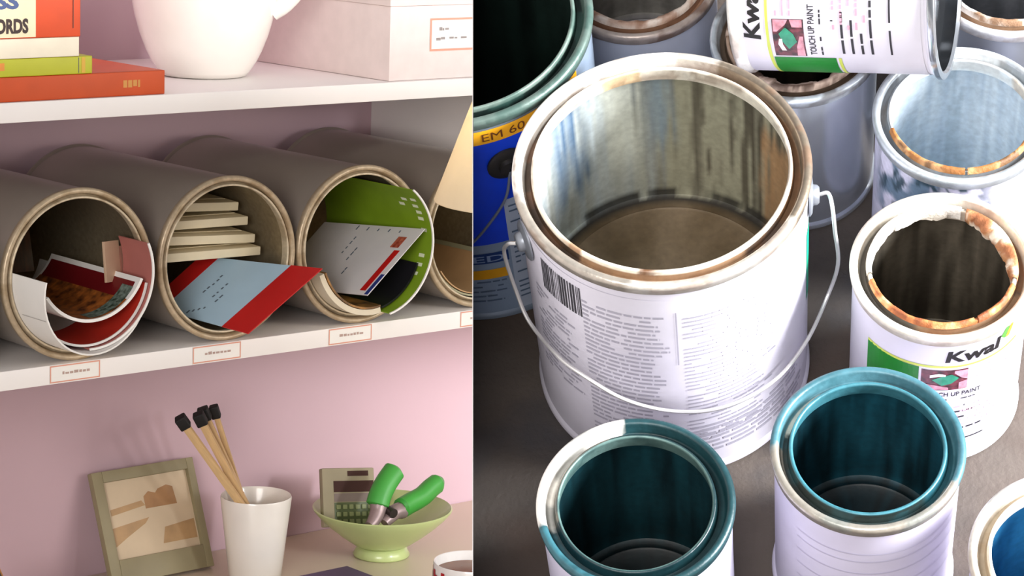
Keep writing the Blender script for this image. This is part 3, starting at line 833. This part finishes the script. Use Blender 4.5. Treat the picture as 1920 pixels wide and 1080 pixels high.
# airmail envelope and papers
X3 = cans_x[3]
t = sheet('leaflet', 'green leaflet with white writing curling round the right of the airmail can', 'leaflet', X3, 283, 413, 0.0728, -0.022, 0.16, mat('leaflet_green', '#7b9a1e', 0.5, var=0.08), 0.001)
mk('white_edge', arc_sheet(283, 413, 0.0732, -0.0238, -0.022, 0.0018), paper, t)
mk('handwriting', join(*[arc_patch(a, a + 3, 0.0716, y, y + 0.009, 2) for a, y in ((18, -0.012), (24, -0.012), (30, -0.010), (37, -0.012), (8, -0.014), (36, 0.004), (30, 0.012), (-14, -0.012), (-22, -0.012), (-30, -0.010))]), mat('ink_white', '#dfe6c8', 0.6), t)
t, cw, cl, sk = card('envelope', 'white airmail envelope with red and blue stripes and a red stamp', 'envelope', (0.5560, -0.020, 0.0980), (0.4810, -0.020, 0.0345), (-0.0170, 0.150, -0.0120))
k = sk / cl
mk('paper', skew_quad(0, cw, 0, cl, k, 0, 0.0008), mat('envelope_white', '#d8d3d4', 0.5, var=0.03), t, smooth=False)
mk('red_stripe', skew_quad(0.006, cw * 0.66, 0.008, 0.016, k, 0.0009, 0.0012), MATS['envelope_red'], t, smooth=False)
mk('blue_stripe', skew_quad(0.001, 0.030, 0.0005, 0.0055, k, 0.0009, 0.0012), mat('stripe_blue', '#26357a', 0.5), t, smooth=False)
mk('stamp', skew_quad(cw * 0.70, cw * 0.86, 0.014, 0.026, k, 0.0009, 0.0012), mat('stamp_red', '#8c2a20', 0.5, scale=250, color2='#c46a50'), t, smooth=False)
mk('handwriting', join(*[skew_quad(a, a + rr.uniform(0.003, 0.006), b, b + 0.0014, k, 0.0009, 0.0012) for a, b in
   [(0.055 + 0.007 * i, 0.085) for i in range(4)] + [(0.046 + 0.007 * i, 0.07) for i in range(3)] + [(0.026 + 0.006 * i, 0.06) for i in range(2)] + [(cw - 0.008, 0.03 + 0.016 * i) for i in range(5)]]), MATS['ink_grey'], t, smooth=False)
t = sheet('magazine', 'rolled magazine with orange and black cover under the airmail envelope', 'magazine', X3, 200, 281, 0.0655, -0.012, 0.06, mat('cover_orange', '#1d1714', 0.45, scale=45, color2='#b5803e'), 0.002)
mk('page_edge', arc_sheet(200, 281, 0.0722, -0.0110, 0.058, 0.0060), paper_edge, t)
t = sheet('magazine', 'glossy black magazine beside the green leaflet', 'magazine', X3, 285, 340, 0.0695, -0.008, 0.15, mat('cover_black', '#14131a', 0.3), 0.002)
t = sheet('leaflet', 'grey green papers curled inside the can behind the lampshade', 'leaflet', cans_x[4], 150, 330, 0.0720, 0.012, 0.20, mat('paper_sage', '#a39f80', 0.6, var=0.06), 0.002)
t = sheet('leaflet', 'tan paper lying low inside the can behind the lampshade', 'leaflet', cans_x[4], 215, 325, 0.0690, 0.010, 0.16, mat('paper_tan', '#b58f64', 0.6, var=0.06), 0.0012)

# --- shelf edge labels
coral = mat('label_coral', '#dc9a84', 0.6)
def frame_rects(x0, x1, z0, z1, wd): return [(x0, x1, z0, z0 + wd), (x0, x1, z1 - wd, z1), (x0, x0 + wd, z0 + wd, z1 - wd), (x1 - wd, x1, z0 + wd, z1 - wd)]
RXF = Matrix.Rotation(PI / 2, 3, 'X')                   # local XY upright, facing -Y
for x0, x1, lb_ in ((0.1130, 0.1690, 'coral framed shelf label under the brochure can'), (0.2765, 0.3350, 'coral framed shelf label under the blue envelope can'),
                    (0.4460, 0.5030, 'coral framed shelf label under the airmail can'), (0.6250, 0.6820, 'coral framed shelf label under the can behind the lampshade')):
    t = thing('shelf_label', lb_, 'label', 'L', (x0, -0.0002, -0.0188), RXF, group='coral framed labels along the shelf edge')
    wd = x1 - x0
    mk('card', box(0, wd, 0.0012, 0.0182, 0, 0.0004), paper, t, smooth=False)
    mk('border', flat_rects(frame_rects(0.0002, wd - 0.0002, 0.0014, 0.0180, 0.0012), 0.0006), coral, t, smooth=False)
    r3 = random.Random(int(x0 * 1000)); s = wd * 0.25; rc = []
    while s < wd * 0.75:
        e = s + r3.uniform(0.002, 0.005); rc.append((s, e, 0.0088, 0.0106 + 0.0012 * r3.random())); s = e + 0.001
    mk('lettering', flat_rects(rc, 0.0006), mat('ink_brown', '#b59a90', 0.6), t, smooth=False)

# --- books
def book(name, label, x0, x1, y0, y1, z0, z1, cover_m, page_m=None, cover=0.002, spine='front'):
    t = thing(name, label, 'book', 'L', (0, 0, z0), group='stack of books on the upper shelf')
    h = z1 - z0
    mk('cover', join(box(x0, x1, y0, y1, 0, cover, 0.0004), box(x0, x1, y0, y1, h - cover, h, 0.0004)), cover_m, t)
    mk('spine', box(x0, x1, y0 - 0.0006, y0 + 0.003, 0, h, 0.0012, 3), cover_m, t)
    mk('pages', box(x0 + 0.003, x1 - 0.003, y0 + 0.003, y1 - 0.003, cover, h - cover), page_m or paper_edge, t, smooth=False)
    return t
org = mat('book_orange', '#c4470a', 0.5, var=0.05, scale=40)
b1 = book('book', 'large orange cloth book at the bottom of the stack', 0.030, 0.2435, 0.004, 0.145, ZS + 0.0002, ZS + 0.0232, org)
mk('spine_stamp', xf(flat_rects([(0.196, 0.2005, 0.008, 0.015), (0.2015, 0.206, 0.008, 0.015), (0.207, 0.2115, 0.009, 0.015), (0.2125, 0.215, 0.008, 0.015)]), Matrix.Translation((0, 0.0032, 0)) @ RXF.to_4x4()), mat('stamp_gold', '#c98a3a', 0.4), b1, smooth=False)
b2 = book('book', 'thin lime green book lying on the orange one', 0.030, 0.1610, 0.003, 0.130, ZS + 0.0234, ZS + 0.0400, mat('book_lime', '#b3b41f', 0.45, var=0.05))
mk('spine_band', box(0.1455, 0.1462, 0.0021, 0.003, 0.001, 0.0156), mat('band_grey', '#6b6d5a', 0.5), b2, smooth=False)
mk('spine_band', box(0.1490, 0.1530, 0.0021, 0.003, 0.001, 0.0156), mat('band_amber', '#d3a53a', 0.5), b2, smooth=False)
mk('spine_mark', box(0.055, 0.0665, 0.0021, 0.003, 0.006, 0.013), mat('mark_orange', '#d98a35', 0.5), b2, smooth=False)
b3 = book('book', 'cream unmarked book in the middle of the stack', 0.030, 0.1460, 0.002, 0.120, ZS + 0.0402, ZS + 0.0585, mat('book_cream', '#e7dcc6', 0.55))
b4 = book('book', 'orange and cream book with lettered spine on top of the stack', 0.030, 0.1470, 0.0015, 0.118, ZS + 0.0587, ZS + 0.1050, mat('book_red_orange', '#cc4208', 0.45))
sp = mk('spine_panel', box(0.030, 0.0985, 0.0004, 0.0015, 0.001, 0.0455, 0.0001), mat('spine_cream', '#ead9b4', 0.5), b4, smooth=False)
for body, x0, x1, z0, z1, c in (('SS', 0.0560, 0.0806, 0.0270, 0.0410, '#4a5a86'), ('ORDS', 0.0560, 0.0905, 0.0045, 0.0185, '#3a2a28')):
    mk('lettering', xf(text_vf(body, x0, x1, z0, z1, 0.045), Matrix.Translation((0, 0.0001, 0)) @ RXF.to_4x4()), mat('ink_' + c[1:], c, 0.6), sp, smooth=False)
mk('spine_line', box(0.1383, 0.1390, 0.0005, 0.001, 0.008, 0.046), mat('ink_3a2a28', '#3a2a28'), b4, smooth=False)

# --- pitcher
cer = mat('ceramic_cream', '#ece6de', 0.22, var=0.02, coat=0.3)
p = thing('pitcher', 'large cream ceramic pitcher on the upper shelf', 'pitcher', 'L', (0.3795, 0.134, ZS + 0.0002))
prof = [(0.0005, 0.0), (0.040, 0.0), (0.0445, 0.0015), (0.048, 0.006), (0.0545, 0.016), (0.060, 0.027), (0.0665, 0.044), (0.0715, 0.062), (0.0750, 0.080), (0.0785, 0.102),
        (0.0805, 0.130), (0.081, 0.160), (0.080, 0.190), (0.0805, 0.215), (0.0825, 0.225), (0.0815, 0.228), (0.0785, 0.224), (0.076, 0.19), (0.077, 0.15), (0.074, 0.10), (0.062, 0.045), (0.045, 0.014), (0.0005, 0.010)]
mk('body', lathe(prof, 96), cer, p, angle=60)
lat = Vector((0.744, -0.668, 0))
hp = [lat * 0.070 + Vector((0, 0, 0.068)), lat * 0.084 + Vector((0, 0, 0.078)), lat * 0.101 + Vector((0, 0, 0.100)), lat * 0.116 + Vector((0, 0, 0.135)), lat * 0.117 + Vector((0, 0, 0.17)), lat * 0.103 + Vector((0, 0, 0.195)), lat * 0.078 + Vector((0, 0, 0.20))]
mk('handle', tube(smooth_path(hp, 6), 0.0095, 14), cer, p)

# --- storage box
bx_m = mat('box_blush', '#e3d3cf', 0.7, var=0.03, scale=60)
t = thing('storage_box', 'blush cardboard box with a lid and coral framed label', 'box', 'L', (0.5243, 0.0075, ZS + 0.0002))
mk('body', box(0, 0.29, 0, 0.235, 0, 0.0775, 0.0012), bx_m, t)
mk('lid', box(-0.0015, 0.2915, -0.0015, 0.2365, 0.0775, 0.125, 0.0015), bx_m, t)
lbx = mk('label', box(0.0535, 0.150, -0.0006, -0.0001, 0.0295, 0.0640), paper, t, smooth=False)
mk('label_border', xf(flat_rects(frame_rects(0.0535, 0.150, 0.0295, 0.0640, 0.0022)), Matrix.Translation((0, -0.0009, 0)) @ RXF.to_4x4()), coral, lbx, smooth=False)
rc = [(0.066, 0.070, 0.051, 0.0545), (0.0705, 0.0725, 0.051, 0.0535), (0.074, 0.079, 0.0515, 0.0535), (0.062, 0.068, 0.0405, 0.0435), (0.0685, 0.074, 0.0415, 0.044), (0.080, 0.086, 0.042, 0.044), (0.087, 0.091, 0.042, 0.0435), (0.096, 0.104, 0.042, 0.044)]
mk('label_lettering', xf(flat_rects(rc), Matrix.Translation((0, -0.0009, 0)) @ RXF.to_4x4()), mat('ink_soft', '#9a8f8c', 0.6), lbx, smooth=False)

# --- lamp
shade_m = mat('shade_cream', '#f5eedb', 0.7)
nt = shade_m.node_tree; pb_ = nt.nodes['Principled BSDF']; tr = nt.nodes.new('ShaderNodeBsdfTranslucent'); tr.inputs['Color'].default_value = (*S('#f4e6c4'), 1)
ms = nt.nodes.new('ShaderNodeMixShader'); ms.inputs[0].default_value = 0.5
nt.links.new(pb_.outputs[0], ms.inputs[1]); nt.links.new(tr.outputs[0], ms.inputs[2]); nt.links.new(ms.outputs[0], nt.nodes['Material Output'].inputs['Surface'])
t = thing('table_lamp', 'lamp with cream cone shade in front of the rightmost can', 'lamp', 'L', (0.4870, -0.2630, ZD + 0.0002))
zs_ = 0.1632 - ZD
mk('base', lathe([(0.0005, 0), (0.058, 0), (0.060, 0.004), (0.057, 0.010), (0.02, 0.016), (0.008, 0.022), (0.0005, 0.022)], 48), cer, t)
mk('pole', lathe([(0.006, 0.018), (0.006, zs_ + 0.10)], 20, cap1=True), mat('lamp_brass', '#b09a6a', 0.3, 0.8), t)
mk('shade', lathe([(0.095, zs_), (0.0955, zs_ + 0.001), (0.0585, zs_ + 0.105), (0.0565, zs_ + 0.112), (0.055, zs_ + 0.112), (0.057, zs_ + 0.105), (0.0937, zs_ + 0.001), (0.095, zs_)], 72), shade_m, t)
mk('shade_ring', lathe([(0.0005, zs_ + 0.095), (0.0605, zs_ + 0.095), (0.0605, zs_ + 0.0975), (0.0005, zs_ + 0.0975)], 32), MATS['lamp_brass'], t)

bl_ = bpy.data.lights.new('shade_fill_light', 'POINT'); bl_.energy = 0.5; bl_.color = (1.0, 0.95, 0.85); bl_.shadow_soft_size = 0.02  # added light that brightens the shade from inside, not a lit bulb
bo_ = bpy.data.objects.new('shade_fill_light', bl_); COL.objects.link(bo_); bo_.parent = t; bo_.location = (0, 0, zs_ + 0.06)
# --- leaning photo frame
rotF = Matrix.Rotation(R_(90 - 21.5), 3, 'X')           # local X right, local Y up the leaning frame, local Z towards the viewer
t = thing('photo_frame', 'olive square photo frame leaning against the lavender wall', 'photo frame', 'L', (0.3485, 0.2590, ZD + 0.0004), rotF)
ol = mat('frame_olive', '#8d8364', 0.5, var=0.08, scale=20)
FW, FH = 0.1353, 0.1267
for r in ((0, 0.0135, 0, FH), (FW - 0.0095, FW, 0, FH), (0.0135, FW - 0.0095, FH - 0.0125, FH), (0.0135, FW - 0.0095, 0, 0.0265)):
    mk('frame_bar', box(r[0], r[1], r[2], r[3], 0, 0.009, 0.0008), ol, t)
mk('backing', box(0.002, FW - 0.002, 0.002, FH - 0.002, -0.001, 0.001), ol, t, smooth=False)
ph = mk('photo', box(0.0125, FW - 0.0085, 0.0255, FH - 0.0115, 0.001, 0.0035), mat('photo_sepia_pale', '#cdb89a', 0.5, var=0.06, scale=20), t, smooth=False)
sep = mat('photo_sepia', '#b08d62', 0.5, var=0.1, scale=60); sep2 = mat('photo_sepia_dark', '#a47a50', 0.5, var=0.1, scale=60)
def poly(pts, z): return [(a, b, z) for a, b in pts], [tuple(range(len(pts)))]
mk('photo_field', poly([(0.0145, 0.040), (0.0150, 0.062), (0.066, 0.068), (0.060, 0.062), (0.034, 0.050)], 0.0038), sep, ph, smooth=False)
mk('photo_field', poly([(0.078, 0.036), (0.124, 0.036), (0.124, 0.058), (0.084, 0.054)], 0.0038), sep, ph, smooth=False)
mk('photo_trees', poly([(0.064, 0.078), (0.064, 0.092), (0.071, 0.097), (0.080, 0.094), (0.084, 0.098), (0.096, 0.101), (0.104, 0.098), (0.106, 0.078)], 0.0038), sep2, ph, smooth=False)
mk('photo_hedge', poly([(0.018, 0.076), (0.018, 0.083), (0.060, 0.088), (0.064, 0.082)], 0.0038), sep, ph, smooth=False)

# --- tumbler with long matches
cx, cy = 0.5035, 0.2000
t = thing('tumbler', 'cream tumbler holding long matches', 'cup', 'L', (cx, cy, ZD + 0.0002))
mk('body', lathe([(0.0005, 0), (0.0278, 0), (0.0296, 0.002), (0.0345, 0.045), (0.0400, 0.092), (0.0393, 0.0945), (0.0380, 0.092), (0.0325, 0.045), (0.0278, 0.005), (0.0005, 0.004)], 72), cer, t, angle=60)
wood = mat('match_wood', '#cba878', 0.6, var=0.08, scale=60, stretch=(8, 8, 1)); head = mat('match_head', '#0c0a09', 0.7)
for i, (tip, bot, lb_) in enumerate((((0.4045, 0.2030, -0.1330), (0.5180, 0.1810, -0.2960), 'leftmost long black tipped match in the tumbler'), ((0.4295, 0.2055, -0.1330), (0.5230, 0.1915, -0.3050), 'second long match from the left in the tumbler'),
                                     ((0.4440, 0.2185, -0.1320), (0.5260, 0.2085, -0.3040), 'third long match from the left in the tumbler'), ((0.4630, 0.2250, -0.1330), (0.5225, 0.2210, -0.3000), 'rightmost thin long match in the tumbler'))):
    T_, B_ = Vector(tip), Vector(bot); zz = (T_ - B_).normalized(); L0 = (T_ - B_).length
    xx = zz.cross(Vector((0.67, 0.74, 0))).normalized(); yy = zz.cross(xx)
    m_ = thing('long_match', lb_, 'match', 'L', B_, Matrix((xx, yy, zz)).transposed(), group='long matches in the tumbler')
    q_ = 0.0040 if i < 3 else 0.0029
    mk('stick', box(-q_, q_, -q_, q_, 0, L0 - 0.008, 0.0005), wood, m_)
    mk('match_head', box(-q_ - 0.0022, q_ + 0.0022, -q_ - 0.0022, q_ + 0.0022, L0 - 0.009, L0 + 0.006, 0.0018, 3), head, m_)

# --- green footed bowl
bxx, byy = 0.6735, 0.1840
t = thing('bowl', 'pale green footed bowl with tools in it', 'bowl', 'L', (bxx, byy, ZD + 0.0002))
mk('bowl_cup', lathe([(0.0005, 0.011), (0.026, 0.011), (0.036, 0.0165), (0.050, 0.0265), (0.064, 0.038), (0.0745, 0.048), (0.0808, 0.0555), (0.0815, 0.0575), (0.0800, 0.0585), (0.0785, 0.0570),
                      (0.072, 0.0500), (0.061, 0.0405), (0.047, 0.030), (0.033, 0.0205), (0.020, 0.0165), (0.0005, 0.0155)], 96), mat('bowl_green', '#b4c183', 0.3, var=0.04, coat=0.3), t, angle=60)
mk('foot', lathe([(0.0005, 0), (0.0320, 0), (0.0332, 0.002), (0.0300, 0.0085), (0.0275, 0.0125), (0.0005, 0.0125)], 64), MATS['bowl_green'], t, angle=60)
# calculator standing in the bowl
rotC = Matrix.Rotation(R_(-14), 3, 'Z') @ Matrix.Rotation(R_(72), 3, 'X') @ Matrix.Rotation(R_(-4), 3, 'Z')
t = thing('calculator', 'grey pocket calculator leaning in the green bowl', 'calculator', 'L', (0.6045, 0.2050, ZD + 0.0400), rotC)
mk('case', box(0, 0.066, 0, 0.068, -0.010, 0, 0.002), mat('calc_case', '#958b73', 0.7, spec=0.2), t)
mk('display', box(0.014, 0.064, 0.040, 0.053, 0, 0.0006), mat('calc_display', '#45302c', 0.8, spec=0.1), t, smooth=False)
mk('solar_cell', box(0.032, 0.058, 0.0585, 0.0645, 0, 0.0006), mat('calc_display', '#4a2f2c'), t, smooth=False)
mk('band', box(0.014, 0.064, 0.029, 0.0385, 0, 0.0005), mat('calc_band', '#7d706a', 0.8, spec=0.1), t, smooth=False)
kp = mk('keypad', box(0.014, 0.064, 0.001, 0.028, 0, 0.0004), mat('calc_keypad', '#4f5a34', 0.5), t, smooth=False)
key_me = None
for i in range(6):
    for j in range(3):
        xk, yk = 0.016 + i * 0.008, 0.003 + j * 0.0085
        mk('key', box(xk, xk + 0.0055, yk, yk + 0.0055, 0.0004, 0.002, 0.0004, 1), mat('calc_key', '#7c8458', 0.5), kp)
# green handled pliers
t = thing('pliers', 'green handled pliers resting in the green bowl', 'pliers', 'L', (0, 0, 0))
gg = mat('grip_green', '#3f9a3c', 0.45, var=0.08)
def grip(pts, rad): mk('grip', tube(smooth_path(pts, 6), rad, 14, 0.8), gg, t)
def taper(n, a, b): return [a * (0.55 + 0.45 * min(1, (n - i) / 3, (i + 1) / 2)) + (b - a) * i / n for i in range(n + 1)]
grip([(0.6380, 0.150, -0.2530), (0.6430, 0.152, -0.2430), (0.6520, 0.154, -0.2310), (0.6640, 0.156, -0.2200), (0.6710, 0.157, -0.2150)], taper(24, 0.0135, 0.0130))
grip([(0.6690, 0.147, -0.2610), (0.6850, 0.149, -0.2570), (0.7040, 0.150, -0.2520), (0.7200, 0.152, -0.2440), (0.7350, 0.154, -0.2390)], taper(24, 0.0150, 0.0145))
jm = mat('plier_steel', '#9a8686', 0.4, 0.4, var=0.1)
mk('jaw', tube(smooth_path([(0.6400, 0.150, -0.2530), (0.6360, 0.147, -0.2600), (0.6270, 0.143, -0.2680), (0.6200, 0.141, -0.2720)], 5), [0.0105 - 0.0003 * i for i in range(16)], 10), jm, t)
mk('jaw', tube(smooth_path([(0.6720, 0.1465, -0.2620), (0.6600, 0.144, -0.2620), (0.6500, 0.142, -0.2670), (0.6420, 0.141, -0.2720)], 5), [0.0105 - 0.0003 * i for i in range(16)], 10), jm, t)
mk('pivot', tube([(0.6490, 0.133, -0.2600), (0.6500, 0.152, -0.2570)], 0.0055, 16), mat('plier_dark', '#3a3230', 0.4, 0.4), t)

# --- purple notebook, mug, things at the left corner
t = thing('notebook', 'dark purple notebook lying on the desk in front of the green bowl', 'notebook', 'L', (0, 0, ZD + 0.0002), None)
pu = mat('notebook_purple', '#5c4a70', 0.55, var=0.05)
mk('cover', join(box(0.430, 0.5925, -0.060, 0.1455, 0, 0.0016, 0.0004), box(0.430, 0.5925, -0.060, 0.1455, 0.0085, 0.0102, 0.0004)), pu, t)
mk('pages', box(0.4315, 0.590, -0.058, 0.1435, 0.0016, 0.0085), paper_edge, t, smooth=False)
mx_, my_ = 0.5660, -0.1010
mh = 0.0800
t = thing('mug', 'white mug with red pattern and coffee at the desk edge', 'mug', 'L', (mx_, my_, ZD + 0.0002))
mk('body', lathe([(0.0005, 0), (0.034, 0), (0.0365, 0.003), (0.0395, 0.03), (0.0415, mh - 0.002), (0.0408, mh), (0.0392, mh - 0.001), (0.037, 0.03), (0.033, 0.006), (0.0005, 0.005)], 72), mat('mug_white', '#f0ecea', 0.25, coat=0.3), t, angle=60)
mk('coffee', lathe([(0.0385, mh - 0.010), (0.0005, mh - 0.010)], 48), mat('coffee', '#7a4522', 0.25), t)
rc = []
r5 = random.Random(8)
for i in range(14):
    s = -0.125 + i * 0.018
    rc += [(s, s + 0.0055, mh - 0.026, mh - 0.006), (s + 0.0055, s + 0.011, mh - 0.020, mh - 0.011)]
mk('red_pattern', cyl_rects(rc, 0.0419, R_(225)), mat('mug_red', '#b5121a', 0.35), t, smooth=False)
mk('handle', tube(smooth_path([Vector((0.038, -0.012, 0.062)), (0.058, -0.018, 0.062), (0.066, -0.021, 0.042), (0.056, -0.018, 0.022), (0.036, -0.011, 0.020)], 6), 0.0045, 12), MATS['mug_white'], t)

t = thing('pencil_pot', 'small red pot at the bottom left corner of the desk', 'pot', 'L', (0.1900, 0.1950, ZD + 0.0002))
mk('pot_wall', lathe([(0.0005, 0), (0.020, 0), (0.0215, 0.002), (0.0225, 0.046), (0.0215, 0.047), (0.0205, 0.046), (0.0195, 0.004), (0.0005, 0.003)], 48), mat('pot_red', '#a01414', 0.4), t)
for i, (tip, bot, c, lb_) in enumerate((((0.1700, 0.206, -0.2480), (0.1960, 0.192, ZD + 0.004), '#c98a3a', 'amber pencil leaning in the small red pot'), ((0.1640, 0.186, -0.2530), (0.1880, 0.200, ZD + 0.004), '#8a8a84', 'grey pencil leaning in the small red pot'))):
    T_, B_ = Vector(tip), Vector(bot); zz = (T_ - B_).normalized(); L0 = (T_ - B_).length
    xx = zz.orthogonal().normalized(); yy = zz.cross(xx)
    m_ = thing('pencil', lb_, 'pencil', 'L', B_, Matrix((xx, yy, zz)).transposed(), group='pencils in the red pot')
    mk('shaft', lathe([(0.0005, 0), (0.0034, 0), (0.0034, L0 - 0.012)], 6), mat('pencil_' + c[1:], c, 0.4), m_, angle=20)
    mk('tip', lathe([(0.0034, L0 - 0.012), (0.0008, L0), (0.0001, L0 + 0.0005)], 12), mat('pencil_tip', '#4a4038', 0.6), m_)
